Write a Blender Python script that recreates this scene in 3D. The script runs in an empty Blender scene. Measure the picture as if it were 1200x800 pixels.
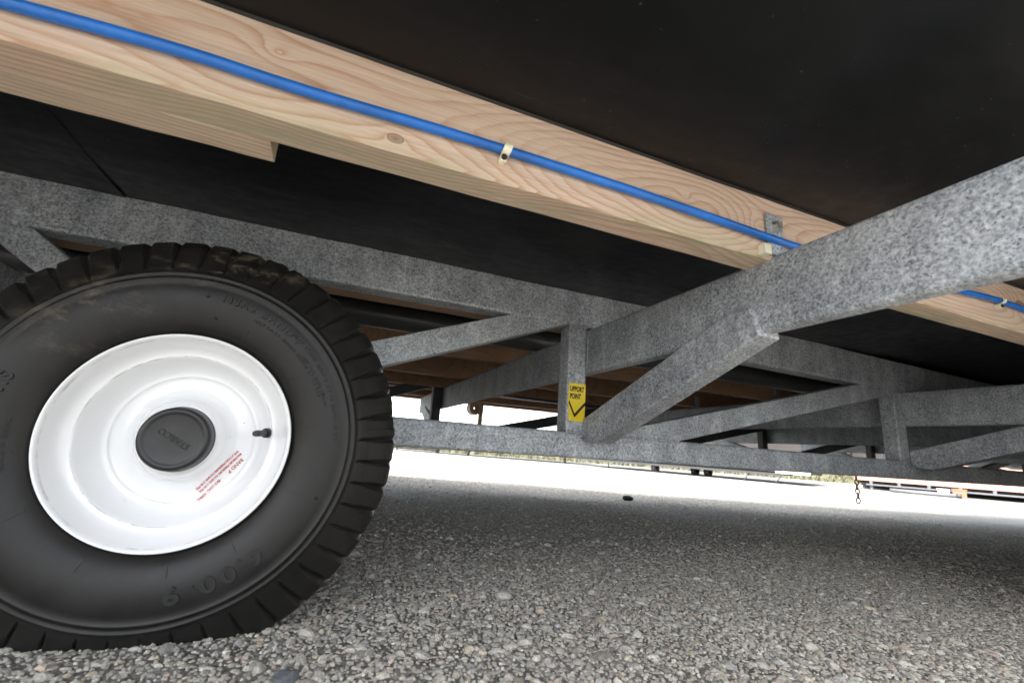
import bpy, bmesh, math, random
import numpy as np
from mathutils import Vector, Matrix

random.seed(7)
rng = np.random.default_rng(7)
scene = bpy.context.scene
COL = scene.collection

# ------------------------------------------------------------------ camera
cam_d = bpy.data.cameras.new("camera")
cam = bpy.data.objects.new("camera", cam_d)
COL.objects.link(cam)
_r = Vector((0.92586301, -0.37176128, 0.06761095))
_d = Vector((0.14647399, 0.18816992, -0.97115264))
_f = Vector((0.3483146, 0.90905755, 0.22867293))
cam.matrix_world = Matrix(((_r.x, -_d.x, -_f.x, 0), (_r.y, -_d.y, -_f.y, 0), (_r.z, -_d.z, -_f.z, 0), (0, 0, 0, 1)))
cam_d.sensor_width = 36
cam_d.lens = 15.84
cam_d.clip_start = 0.01
cam_d.clip_end = 3000
cam_d.dof.use_dof = True
cam_d.dof.focus_distance = 0.85
cam_d.dof.aperture_fstop = 7.0
scene.camera = cam

# ------------------------------------------------------------------ world, sun, exposure
SUN_EL, SUN_AZ = math.radians(57), math.radians(246)      # azimuth from +Y toward +X
w = bpy.data.worlds.new("World"); scene.world = w; w.use_nodes = True
nt = w.node_tree; nt.nodes.clear()
sky = nt.nodes.new('ShaderNodeTexSky'); sky.sky_type = 'NISHITA'; sky.sun_disc = False
sky.sun_elevation = SUN_EL; sky.sun_rotation = SUN_AZ
sky.dust_density = 4.0; sky.air_density = 1.0; sky.ozone_density = 1.0
hs = nt.nodes.new('ShaderNodeHueSaturation'); hs.inputs['Saturation'].default_value = 0.42
bg = nt.nodes.new('ShaderNodeBackground'); bg.inputs['Strength'].default_value = 0.085
wo = nt.nodes.new('ShaderNodeOutputWorld')
nt.links.new(sky.outputs[0], hs.inputs['Color']); nt.links.new(hs.outputs[0], bg.inputs[0]); nt.links.new(bg.outputs[0], wo.inputs[0])
sun_d = bpy.data.lights.new("sun", 'SUN'); sun_d.energy = 1.5; sun_d.angle = math.radians(12); sun_d.color = (1, .98, .95)
sun = bpy.data.objects.new("sun", sun_d); COL.objects.link(sun)
sd = Vector((math.sin(SUN_AZ) * math.cos(SUN_EL), math.cos(SUN_AZ) * math.cos(SUN_EL), math.sin(SUN_EL)))
sun.rotation_euler = sd.to_track_quat('Z', 'Y').to_euler(); sun.location = sd * 50
scene.view_settings.view_transform = 'Standard'; scene.view_settings.look = 'None'
scene.view_settings.gamma = 1.0; scene.view_settings.exposure = 3.3
scene.cycles.max_bounces = 10; scene.cycles.diffuse_bounces = 6

# ------------------------------------------------------------------ node helpers
class Mat:
    def __init__(s, name):
        s.m = bpy.data.materials.new(name); s.m.use_nodes = True
        s.t = s.m.node_tree; s.b = s.t.nodes['Principled BSDF']
    def n(s, typ, **kw):
        nd = s.t.nodes.new(typ)
        for k, v in kw.items():
            setattr(nd, k, v)
        return nd
    def set(s, sock, v):
        if hasattr(v, 'is_output') or isinstance(v, bpy.types.NodeSocket): s.t.links.new(v, sock)
        else: sock.default_value = v
    def math(s, op, a, b=0.0, c=None, clamp=False):
        nd = s.n('ShaderNodeMath', operation=op, use_clamp=clamp)
        s.set(nd.inputs[0], a); s.set(nd.inputs[1], b)
        if c is not None: s.set(nd.inputs[2], c)
        return nd.outputs[0]
    def noise(s, vec, scale, detail=4, rough=.6, dist=0.0):
        nd = s.n('ShaderNodeTexNoise'); s.set(nd.inputs['Vector'], vec)
        nd.inputs['Scale'].default_value = scale; nd.inputs['Detail'].default_value = detail
        nd.inputs['Roughness'].default_value = rough; nd.inputs['Distortion'].default_value = dist
        return nd.outputs[0]
    def vor(s, vec, scale, feature='F1', out='Distance'):
        nd = s.n('ShaderNodeTexVoronoi', feature=feature); s.set(nd.inputs['Vector'], vec)
        nd.inputs['Scale'].default_value = scale
        return nd.outputs[out]
    def ramp(s, fac, stops):
        nd = s.n('ShaderNodeValToRGB'); s.set(nd.inputs[0], fac)
        e = nd.color_ramp.elements
        while len(e) > 1: e.remove(e[-1])
        for i, (p, c) in enumerate(stops):
            if not hasattr(c, '__len__'): c = (c, c, c)
            el = e[0] if i == 0 else e.new(p)
            el.position = p; el.color = (*c[:3], 1)
        return nd.outputs[0]
    def mix(s, fac, a, b, mode='MIX'):
        nd = s.n('ShaderNodeMix', data_type='RGBA', blend_type=mode)
        s.set(nd.inputs['Factor'], fac)
        for k, v in ((6, a), (7, b)):
            if isinstance(v, tuple): v = (*v[:3], 1)
            s.set(nd.inputs[k], v)
        return nd.outputs[2]
    def scale(s, vec, sc):
        nd = s.n('ShaderNodeVectorMath', operation='MULTIPLY'); s.set(nd.inputs[0], vec); nd.inputs[1].default_value = sc
        return nd.outputs[0]
    def sep(s, vec):
        nd = s.n('ShaderNodeSeparateXYZ'); s.set(nd.inputs[0], vec); return nd.outputs
    def comb(s, x, y, z):
        nd = s.n('ShaderNodeCombineXYZ'); s.set(nd.inputs[0], x); s.set(nd.inputs[1], y); s.set(nd.inputs[2], z); return nd.outputs[0]
    def pos(s): return s.n('ShaderNodeNewGeometry').outputs['Position']
    def obj(s): return s.n('ShaderNodeTexCoord').outputs['Object']
    def bump(s, h, strength=.3, dist=.001):
        nd = s.n('ShaderNodeBump'); s.set(nd.inputs['Height'], h)
        nd.inputs['Strength'].default_value = strength; nd.inputs['Distance'].default_value = dist
        s.t.links.new(nd.outputs[0], s.b.inputs['Normal'])
    def col(s, v): s.set(s.b.inputs['Base Color'], (*v, 1) if isinstance(v, tuple) and len(v) == 3 else v)
    def rough(s, v): s.set(s.b.inputs['Roughness'], v)
    def metal(s, v): s.set(s.b.inputs['Metallic'], v)

def simple(name, c, rough=.5, metal=0., var=.15, sc=30):
    m = Mat(name); p = m.pos()
    f = m.noise(p, sc, 5, .65)
    m.col(m.ramp(f, [(.3, tuple(x * (1 - var) for x in c)), (.7, tuple(min(1, x * (1 + var)) for x in c))]))
    m.rough(rough); m.metal(metal); return m.m

def mat_galv(name, k=1.):
    m = Mat(name); p = m.pos()
    a = m.noise(p, 210, 4, .75)
    v = m.vor(p, 400, out='Color'); sg = m.sep(m.vor(p, 75, out='Color'))[0]; vx = m.sep(v)[0]
    b = m.noise(p, 9, 4, .6)
    f = m.math('ADD', m.math('MULTIPLY', a, .75), m.math('MULTIPLY', b, .25))
    c = m.ramp(f, [(.36, (.165, .182, .203)), (.45, (.315, .34, .367)), (.53, (.445, .472, .50)), (.63, (.63, .652, .668))])
    sp = m.ramp(vx, [(.0, .30), (.17, .5), (.24, 1.)])
    dr = m.ramp(m.noise(m.scale(p, (26, 26, 5)), 1.0, 5, .65), [(.35, .82), (.65, 1.08)])
    c = m.mix(1., c, dr, 'MULTIPLY')
    c = m.mix(1., c, m.ramp(sg, [(0., .9), (1., 1.08)]), 'MULTIPLY')
    c = m.mix(m.ramp(m.noise(p, 14, 3, .6), [(.35, .35), (.65, .85)]), c, sp, 'MULTIPLY')
    st = m.ramp(m.noise(p, 24, 5, .7), [(.60, 0.), (.75, 1.)])
    c = m.mix(m.math('MULTIPLY', st, .25), c, (.36, .345, .31))
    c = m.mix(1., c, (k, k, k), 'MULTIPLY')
    m.col(c); m.metal(.25); m.rough(m.ramp(a, [(.3, .5), (.7, .68)]))
    m.bump(a, .25, .0006)
    return m.m

def mat_wood(name, light, dark, ycen, zcen, knots=(), green=0., weather=0.):
    m = Mat(name); p = m.pos(); x, y, z = m.sep(p)
    oi = m.n('ShaderNodeObjectInfo').outputs['Random']
    xs = m.math('ADD', x, m.math('MULTIPLY', oi, 17.0))
    n1 = m.noise(m.comb(m.math('MULTIPLY', xs, 1.6), y, m.math('MULTIPLY', z, 2.)), 1.0, 2, .5)
    n2 = m.noise(m.comb(m.math('MULTIPLY', xs, 1.9), m.math('ADD', m.math('MULTIPLY', y, .2), 5.), m.math('MULTIPLY', z, 1.5)), 1.0, 2, .45)
    zc = m.math('ADD', zcen - .022, m.math('MULTIPLY', n1, .044))
    yc = m.math('ADD', ycen - .025, m.math('MULTIPLY', n2, .17))
    dz = m.math('SUBTRACT', z, zc); dy = m.math('SUBTRACT', y, yc)
    r = m.math('SQRT', m.math('ADD', m.math('MULTIPLY', dz, dz), m.math('MULTIPLY', dy, dy)))
    fine = m.noise(m.comb(m.math('MULTIPLY', xs, 14.), y, m.math('MULTIPLY', z, 90.)), 1.0, 3, .6)
    r = m.math('ADD', r, m.math('MULTIPLY', fine, .003))
    km = None
    for kx, kz, kr, dk in knots:
        ax = m.math('MULTIPLY', m.math('SUBTRACT', x, kx), .62); az = m.math('SUBTRACT', z, kz)
        d = m.math('SQRT', m.math('ADD', m.math('MULTIPLY', ax, ax), m.math('MULTIPLY', az, az)))
        g = m.math('EXPONENT', m.math('MULTIPLY', d, -1.0 / (kr * 1.4)))
        r = m.math('ADD', r, m.math('MULTIPLY', g, kr * 1.5))
        k = m.math('SUBTRACT', 1.0, m.math('DIVIDE', d, kr))
        if dk: km = k if km is None else m.math('MAXIMUM', km, k)
    ring = m.math('FRACT', m.math('DIVIDE', r, .0054))
    lw = m.ramp(ring, [(0., .2), (.1, 0.), (.5, .1), (.82, .7), (.93, 1.), (1., .2)])
    fib = m.noise(m.comb(m.math('MULTIPLY', xs, 9.), m.math('MULTIPLY', y, 300.), m.math('MULTIPLY', z, 500.)), 1.0, 4, .7)
    big = m.noise(m.comb(m.math('MULTIPLY', xs, 2.), m.math('MULTIPLY', y, 12.), m.math('MULTIPLY', z, 12.)), 1.0, 3, .6)
    amp = m.ramp(big, [(.32, .22), (.62, 1.)])
    c = m.mix(m.math('MULTIPLY', lw, amp), light, dark)
    c = m.mix(m.ramp(fib, [(.34, .34), (.6, 0.)]), c, tuple(q * .62 for q in dark))
    c = m.mix(m.ramp(big, [(.35, 0.), (.8, .35)]), c, tuple(q * .8 for q in light))
    if km is not None:
        kmask = m.ramp(km, [(0., 0.), (.10, .9), (.3, .6), (1., .85)])
        c = m.mix(kmask, c, (.19, .10, .055))
    if green:
        gm = m.ramp(m.noise(m.comb(m.math('MULTIPLY', x, 5.), m.math('MULTIPLY', y, 20.), m.math('MULTIPLY', z, 20.)), 1.0, 5, .7), [(.42, 0.), (.68, 1.)])
        lo = m.ramp(z, [(.286, 1.), (.292, .75), (.325, 0.)])
        c = m.mix(m.math('MULTIPLY', m.math('MULTIPLY', gm, lo), green), c, (.38, .39, .22))
        und = m.ramp(z, [(.2865, .55), (.2895, 0.)])
        c = m.mix(m.math('MULTIPLY', und, gm), c, (.30, .28, .22))
    if weather:
        wm = m.ramp(m.noise(m.comb(m.math('MULTIPLY', x, 7.), m.math('MULTIPLY', y, 60.), m.math('MULTIPLY', z, 60.)), 1.0, 6, .75), [(.5, 0.), (.72, 1.)])
        c = m.mix(m.math('MULTIPLY', wm, weather), c, (.14, .11, .08))
    m.col(c); m.rough(.72)
    m.bump(m.math('ADD', m.math('MULTIPLY', fib, .7), m.math('MULTIPLY', lw, .3)), .35, .0008)
    return m.m

def mat_membrane():
    m = Mat('black_plastic_sheet'); p = m.pos()
    fl = m.ramp(m.vor(m.scale(p, (60, 60, 60)), 1.0), [(.05, 1.), (.09, 0.)])
    ds = m.ramp(m.noise(p, 26, 6, .75), [(.45, 0.), (.75, 1.)])
    c = m.mix(m.math('MULTIPLY', ds, .5), (.0048, .0054, .006), (.0105, .0113, .012))
    c = m.mix(m.math('MULTIPLY', fl, m.math('MULTIPLY', ds, .7)), c, (.24, .24, .235))
    sc = m.ramp(m.noise(m.scale(p, (3, 70, 70)), 1.0, 4, .8), [(.66, 0.), (.74, 1.)])
    c = m.mix(m.math('MULTIPLY', sc, .22), c, (.09, .09, .085))
    m.col(c)
    m.rough(m.ramp(m.noise(p, 40, 5, .7), [(.3, .30), (.7, .46)]))
    m.b.inputs['Specular IOR Level'].default_value = .28
    h = m.noise(m.scale(p, (3.5, 7, 7)), 1.0, 3, .55)
    h2 = m.noise(p, 60, 4, .6)
    m.bump(m.math('ADD', h, m.math('MULTIPLY', h2, .04)), .5, .012)
    return m.m

def mat_rubber():
    m = Mat('tyre_rubber'); p = m.pos()
    n = m.noise(p, 16, 6, .7); f = m.noise(p, 300, 3, .7)
    c = m.ramp(n, [(.3, (.0095, .0092, .0088)), (.7, (.0175, .0166, .0155))])
    x, y, z = m.sep(p)
    # dried mud smeared on the upper left shoulder and tread
    mud = m.ramp(m.noise(m.scale(p, (22, 22, 40)), 1.0, 6, .75), [(.52, 0.), (.66, 1.)])
    dx = m.math('ADD', x, .16); dzz = m.math('SUBTRACT', z, .235)
    dd = m.math('SQRT', m.math('ADD', m.math('MULTIPLY', m.math('MULTIPLY', dx, dx), .35), m.math('MULTIPLY', dzz, dzz)))
    near = m.ramp(dd, [(.018, 1.), (.07, 0.)])
    dx2 = m.math('ADD', x, .30); dz2 = m.math('SUBTRACT', z, .14)
    d2 = m.math('SQRT', m.math('ADD', m.math('MULTIPLY', dx2, dx2), m.math('MULTIPLY', dz2, dz2)))
    near2 = m.ramp(d2, [(.01, .5), (.09, 0.)])
    mk = m.math('MULTIPLY', mud, m.math('MAXIMUM', near, near2))
    c = m.mix(m.math('MULTIPLY', mk, .85), c, (.20, .165, .115))
    dust = m.ramp(m.noise(p, 55, 5, .7), [(.55, 0.), (.8, .22)])
    c = m.mix(dust, c, (.05, .046, .04))
    m.col(c); m.rough(m.ramp(n, [(.3, .36), (.7, .50)]))
    m.b.inputs['Specular IOR Level'].default_value = .3
    m.bump(f, .2, .0005)
    return m.m

def mat_white_paint():
    m = Mat('white_gloss_paint'); p = m.pos()
    n = m.noise(p, 70, 6, .8)
    c = m.mix(m.ramp(n, [(.64, 0.), (.75, .5)]), (.80, .81, .82), (.52, .48, .42))
    sp = m.ramp(m.vor(p, 55), [(.03, 1.), (.055, 0.)])
    sel = m.ramp(m.noise(p, 13, 2, .5), [(.52, 0.), (.58, .8)])
    c = m.mix(m.math('MULTIPLY', sp, sel), c, (.16, .12, .08))
    x, y, z = m.sep(p); dx = m.math('ADD', x, .177); dz = m.math('ADD', z, .018)
    rr = m.math('SQRT', m.math('ADD', m.math('MULTIPLY', dx, dx), m.math('MULTIPLY', dz, dz)))
    for r0, wd, am in ((.1068, .0010, .6), (.1268, .0010, .4), (.0825, .0010, .25)):
        k = m.ramp(m.math('DIVIDE', m.math('ABSOLUTE', m.math('SUBTRACT', rr, r0)), wd), [(.25, 1.), (1., 0.)])
        nz = m.ramp(m.noise(p, 24, 5, .7), [(.46, 0.), (.66, 1.)])
        c = m.mix(m.math('MULTIPLY', m.math('MULTIPLY', k, nz), am), c, (.17, .12, .06))
    m.col(c); m.rough(.13)
    m.b.inputs['Coat Weight'].default_value = .4; m.b.inputs['Coat Roughness'].default_value = .06
    m.bump(m.noise(p, 220, 2, .5), .05, .0004)
    return m.m

def mat_stone():
    m = Mat('gravel_stone')
    at = m.n('ShaderNodeAttribute'); at.attribute_name = 'stone_colour'
    p = m.pos()
    n = m.noise(p, 420, 4, .75); n2 = m.noise(p, 95, 4, .7)
    f = m.ramp(m.math('ADD', m.math('MULTIPLY', n, .6), m.math('MULTIPLY', n2, .4)), [(.32, .45), (.5, .95), (.68, 1.45)])
    c = m.mix(1.0, at.outputs['Color'], f, 'MULTIPLY')
    m.col(c); m.rough(.85); m.bump(n, .5, .001)
    return m.m

def mat_ground():
    m = Mat('gravel_ground'); p = m.pos()
    v = m.vor(p, 75, out='Color'); vd = m.vor(p, 75)
    n = m.noise(p, 260, 5, .75); b = m.noise(p, 1.7, 5, .6)
    c = m.ramp(m.sep(v)[0], [(0., (.16, .154, .135)), (.35, (.235, .227, .202)), (.7, (.285, .275, .247)), (1., (.40, .39, .355))])
    c = m.mix(1.0, c, m.ramp(n, [(.3, .5), (.7, 1.3)]), 'MULTIPLY')
    c = m.mix(1.0, c, m.ramp(vd, [(.2, 1.03), (.75, .85)]), 'MULTIPLY')
    c = m.mix(1.0, c, m.ramp(b, [(.3, .75), (.7, 1.15)]), 'MULTIPLY')
    m.col(c); m.rough(.92)
    m.bump(m.math('SUBTRACT', n, vd), .8, .006)
    return m.m

def mat_grass(name, a, b):
    m = Mat(name); p = m.pos()
    m.col(m.ramp(m.noise(p, 3, 6, .75), [(.35, a), (.65, b)])); m.rough(.9)
    return m.m

GALV = mat_galv('galvanised_steel'); GALV_SHADED = mat_galv('galvanised_steel_shaded', .17)  # far truss copy of the galvanising, its backlit shade put into the colour
JW = mat_wood('pale_pine', (.70, .54, .425), (.46, .22, .11), .429, .335,
              knots=[(.020, .302, .0058, 1), (-.098, .357, .009, 0), (.535, .336, .014, 0), (.40, .345, .008, 0), (1.25, .345, .012, 1), (-.42, .35, .012, 1)], green=.7, weather=.2)
JW2 = mat_wood('weathered_pine', (.66, .52, .39), (.44, .27, .16), .48, .335, green=.0, weather=.3)
JW3 = mat_wood('brown_pine', (.40, .235, .135), (.26, .13, .065), 1.5, .34, knots=[(.2, .33, .012, 1), (.7, .34, .014, 1), (1.5, .33, .012, 1)], weather=.35)
MEMB = mat_membrane(); RUB = mat_rubber(); WHITE = mat_white_paint()
BLACKR = simple('black_rubber_cap', (.013, .0135, .0145), .42, 0, .3, 60)
LETTER = simple('moulded_letters', (.0022, .0023, .0026), .55, 0, .2, 80)
BLUE = simple('blue_hose_plastic', (.013, .14, .52), .3, 0, .28, 18)
CLIPM = simple('cream_nylon', (.80, .76, .58), .4, 0, .05, 60)
SCREW = simple('dull_screw_steel', (.10, .085, .07), .45, .8, .3, 300)
BOLTM = simple('shiny_zinc', (.45, .44, .42), .35, .8, .2, 200)
DARKST = simple('dark_steel', (.045, .046, .047), .6, .2, .25, 40)
PIPEM = simple('grey_waste_pipe', (.06, .06, .062), .35, 0, .2, 15)
RUST = simple('rusty_steel', (.16, .09, .055), .8, .2, .4, 90)
YELLOW = simple('yellow_sticker_vinyl', (.80, .60, .015), .4, 0, .05, 90)
PRINT = simple('black_print', (.012, .012, .01), .5, 0, .1, 90)
REDP = simple('red_print', (.62, .05, .045), .5, 0, .1, 90)
WALLW = simple('white_cladding', (.78, .78, .76), .6, 0, .04, 3)
GREYP = simple('grey_panel', (.34, .35, .36), .5, 0, .05, 3)
SALMON = simple('salmon_cladding', (.45, .23, .17), .7, 0, .08, 3)
ORANGE = simple('orange_block', (.22, .12, .07), .7, 0, .15, 20)
PALEBOX = simple('pale_plastic', (.62, .66, .70), .5, 0, .06, 20)
GREYPIPE = simple('grey_pipe_plastic', (.12, .125, .135), .45, 0, .08, 10)
CLOD = simple('dark_clod_earth', (.02, .019, .018), .9, 0, .4, 200)
DARKCLAD = simple('dark_stained_cladding', (.025, .022, .02), .8, 0, .2, 3)
ROOFM = simple('roof_felt', (.10, .10, .10), .9, 0, .2, 5)
LOGM = simple('grey_stained_cladding', (.30, .305, .30), .7, 0, .2, 3)
STONE = mat_stone(); GROUND = mat_ground()
GRASS = mat_grass('dry_grass', (.15, .125, .075), (.06, .078, .04))
HEDGE = mat_grass('hedge_leaves', (.022, .032, .016), (.05, .05, .026))

# ------------------------------------------------------------------ object helpers
def tag(o, label=None, cat=None, group=None, kind=None):
    if label: o['label'] = label
    if cat: o['category'] = cat
    if group: o['group'] = group
    if kind: o['kind'] = kind
    return o

def thing(name, label, cat, loc=(0, 0, 0), group=None):
    o = bpy.data.objects.new(name, None); COL.objects.link(o); o.location = loc
    o.empty_display_size = .05
    o['worldloc'] = list(loc)
    return tag(o, label, cat, group)

def wl(o):
    v = Vector((0, 0, 0))
    while o is not None:
        v += o.location; o = o.parent
    return v

def link(name, me, mat, parent=None, origin=None):
    """mesh in world coordinates -> object; origin (world) becomes its pivot"""
    org = Vector(origin) if origin is not None else (wl(parent) if parent else Vector((0, 0, 0)))
    if org.length > 0: me.transform(Matrix.Translation(-org))
    o = bpy.data.objects.new(name, me); COL.objects.link(o)
    if isinstance(mat, (list, tuple)):
        for q in mat: me.materials.append(q)
    elif mat: me.materials.append(mat)
    if parent:
        o.parent = parent; o.location = org - wl(parent)
    else: o.location = org
    return o

def from_bm(name, bm, mat, parent=None, origin=None, smooth=False):
    me = bpy.data.meshes.new(name); bm.normal_update(); bm.to_mesh(me); bm.free()
    if smooth: me.polygons.foreach_set('use_smooth', [True] * len(me.polygons))
    return link(name, me, mat, parent, origin)

def copy_part(o, parent, dloc):
    c = o.copy(); COL.objects.link(c); c.parent = parent; c.location = o.location + Vector(dloc)
    for ch in [q for q in list(o.children)]:
        copy_part(ch, c, (0, 0, 0))
    return c

def bm_prism(bm, pts, axis, a, b, bevel=0., seg=2, keep=None):
    """extrude polygon pts (2D) along axis 'x','y','z' between a and b"""
    def mk(u, v, t):
        return {'x': (t, u, v), 'y': (u, t, v), 'z': (u, v, t)}[axis]
    va = [bm.verts.new(mk(u, v, a)) for u, v in pts]; vb = [bm.verts.new(mk(u, v, b)) for u, v in pts]
    fs = [bm.faces.new(va), bm.faces.new(vb[::-1])]
    n = len(pts)
    for i in range(n): fs.append(bm.faces.new((va[i], vb[i], vb[(i + 1) % n], va[(i + 1) % n])))
    bmesh.ops.recalc_face_normals(bm, faces=fs)
    if bevel > 0:
        es = list({e for f in fs for e in f.edges})
        bmesh.ops.bevel(bm, geom=es, offset=bevel, segments=seg, profile=.5, affect='EDGES', clamp_overlap=True)

def bm_box(bm, x0, x1, y0, y1, z0, z1, bevel=0., seg=2):
    bm_prism(bm, [(x0, y0), (x1, y0), (x1, y1), (x0, y1)], 'z', z0, z1, bevel, seg)

def box(name, x0, x1, y0, y1, z0, z1, mat, parent=None, bevel=0., seg=2, origin=None):
    bm = bmesh.new(); bm_box(bm, x0, x1, y0, y1, z0, z1, bevel, seg); return from_bm(name, bm, mat, parent, origin)

def prism(name, pts, axis, a, b, mat, parent=None, bevel=0., seg=2):
    bm = bmesh.new(); bm_prism(bm, pts, axis, a, b, bevel, seg); return from_bm(name, bm, mat, parent)

def tube_bm(bm, pts, r, n=12, caps=True):
    pts = [Vector(p) for p in pts]; rings = []
    up = Vector((0, 0, 1))
    for i, p in enumerate(pts):
        t = (pts[min(i + 1, len(pts) - 1)] - pts[max(i - 1, 0)]).normalized()
        ref = up if abs(t.dot(up)) < .95 else Vector((0, 1, 0))
        a = t.cross(ref).normalized(); b = a.cross(t)
        rings.append([bm.verts.new(p + (a * math.cos(2 * math.pi * k / n) + b * math.sin(2 * math.pi * k / n)) * r) for k in range(n)])
    for i in range(len(rings) - 1):
        for k in range(n):
            bm.faces.new((rings[i][k], rings[i][(k + 1) % n], rings[i + 1][(k + 1) % n], rings[i + 1][k]))
    if caps: bm.faces.new(rings[0][::-1]); bm.faces.new(rings[-1])

def tube(name, pts, r, mat, parent=None, n=12):
    bm = bmesh.new(); tube_bm(bm, pts, r, n); bmesh.ops.recalc_face_normals(bm, faces=bm.faces)
    return from_bm(name, bm, mat, parent, smooth=True)

def lathe_bm(bm, prof, c, n=96, closed_start=False, closed_end=False):
    """prof: (radius, y) around axis Y through c"""
    rings = []
    for r, y in prof:
        rings.append([bm.verts.new((c[0] + r * math.cos(2 * math.pi * k / n), c[1] + y, c[2] + r * math.sin(2 * math.pi * k / n))) for k in range(n)])
    for i in range(len(rings) - 1):
        for k in range(n): bm.faces.new((rings[i][k], rings[i + 1][k], rings[i + 1][(k + 1) % n], rings[i][(k + 1) % n]))
    if closed_start: bm.faces.new(rings[0])
    if closed_end: bm.faces.new(rings[-1][::-1])
    bmesh.ops.recalc_face_normals(bm, faces=bm.faces)

_gc = {}
def glyph(txt, size, ext, bold=0.):
    key = (txt, size, ext, bold)
    if key not in _gc:
        cu = bpy.data.curves.new('lettering', 'FONT'); cu.body = txt; cu.size = size; cu.extrude = ext; cu.offset = bold; cu.resolution_u = 3
        ob = bpy.data.objects.new('lettering', cu); COL.objects.link(ob)
        dg = bpy.context.evaluated_depsgraph_get(); me = ob.evaluated_get(dg).to_mesh()
        v = np.array([q.co[:] for q in me.vertices]).reshape(-1, 3); f = [tuple(q.vertices) for q in me.polygons]
        ob.evaluated_get(dg).to_mesh_clear(); bpy.data.objects.remove(ob); bpy.data.curves.remove(cu)
        _gc[key] = (v, f)
    return _gc[key]

def put_glyph(V, F, g, origin, right, up, normal):
    v, f = g
    if len(v) == 0: return
    base = len(V)
    R, U, N, O = (np.array(q, float) for q in (right, up, normal, origin))
    for q in v: V.append(tuple(O + R * q[0] + U * q[1] + N * q[2]))
    for q in f: F.append(tuple(base + i for i in q))

def mesh_obj(name, V, F, mat, parent=None, origin=None):
    me = bpy.data.meshes.new(name); me.from_pydata(V, [], F); me.update()
    return link(name, me, mat, parent, origin)

# ------------------------------------------------------------------ ground
def gz(x, y):
    s = .034 * (x + .18) + .008 * (y - .7)
    return -.250 - np.where(s > 0, .4 * np.tanh(s / .4), .15 * np.tanh(s / .15))

def ground_mesh():
    def axis(lim):
        a = [0.0]; st = .12
        while a[-1] < lim: a.append(a[-1] + st); st *= 1.07 if a[-1] > 4 else 1.0
        a = np.array(a); return np.concatenate([-a[:0:-1], a])
    xs = axis(1500) + .6; ys = axis(1500) + 1.2
    X, Y = np.meshgrid(xs, ys, indexing='ij')
    Z = gz(X, Y)
    loc = np.exp(-((X - .6) ** 2 + (Y - 1.5) ** 2) / 14)
    Z = Z + loc * .006 * (np.sin(X * 3.1 + Y * 1.7) + np.sin(Y * 4.3 - X * 2.2))
    nx, ny = len(xs), len(ys)
    V = np.stack([X, Y, Z], -1).reshape(-1, 3)
    i = np.arange(nx - 1)[:, None] * ny + np.arange(ny - 1)[None, :]
    F = np.stack([i, i + ny, i + ny + 1, i + 1], -1).reshape(-1, 4)
    me = bpy.data.meshes.new('gravel_yard'); me.from_pydata(V.tolist(), [], F.tolist()); me.update()
    me.polygons.foreach_set('use_smooth', [True] * len(me.polygons))
    o = link('gravel_yard', me, GROUND); o['kind'] = 'structure'
    return o
ground_mesh()
def gh(x, y):
    l = math.exp(-((x - .6) ** 2 + (y - 1.5) ** 2) / 14)
    return float(gz(x, y)) + l * .006 * (math.sin(x * 3.1 + y * 1.7) + math.sin(y * 4.3 - x * 2.2))

PAL = np.array([(.345, .328, .285), (.30, .283, .243), (.42, .402, .35), (.51, .49, .43), (.235, .224, .20), (.13, .13, .125), (.36, .27, .21),
                (.39, .33, .235), (.255, .262, .262), (.275, .252, .205)])
PW = np.array([.22, .2, .16, .09, .1, .05, .045, .055, .04, .045]); PW = PW / PW.sum()

def ico(sub):
    bm = bmesh.new(); bmesh.ops.create_icosphere(bm, subdivisions=sub, radius=1.0)
    v = np.array([q.co[:] for q in bm.verts]); f = np.array([[q.index for q in t.verts] for t in bm.faces]); bm.free(); return v, f

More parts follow.
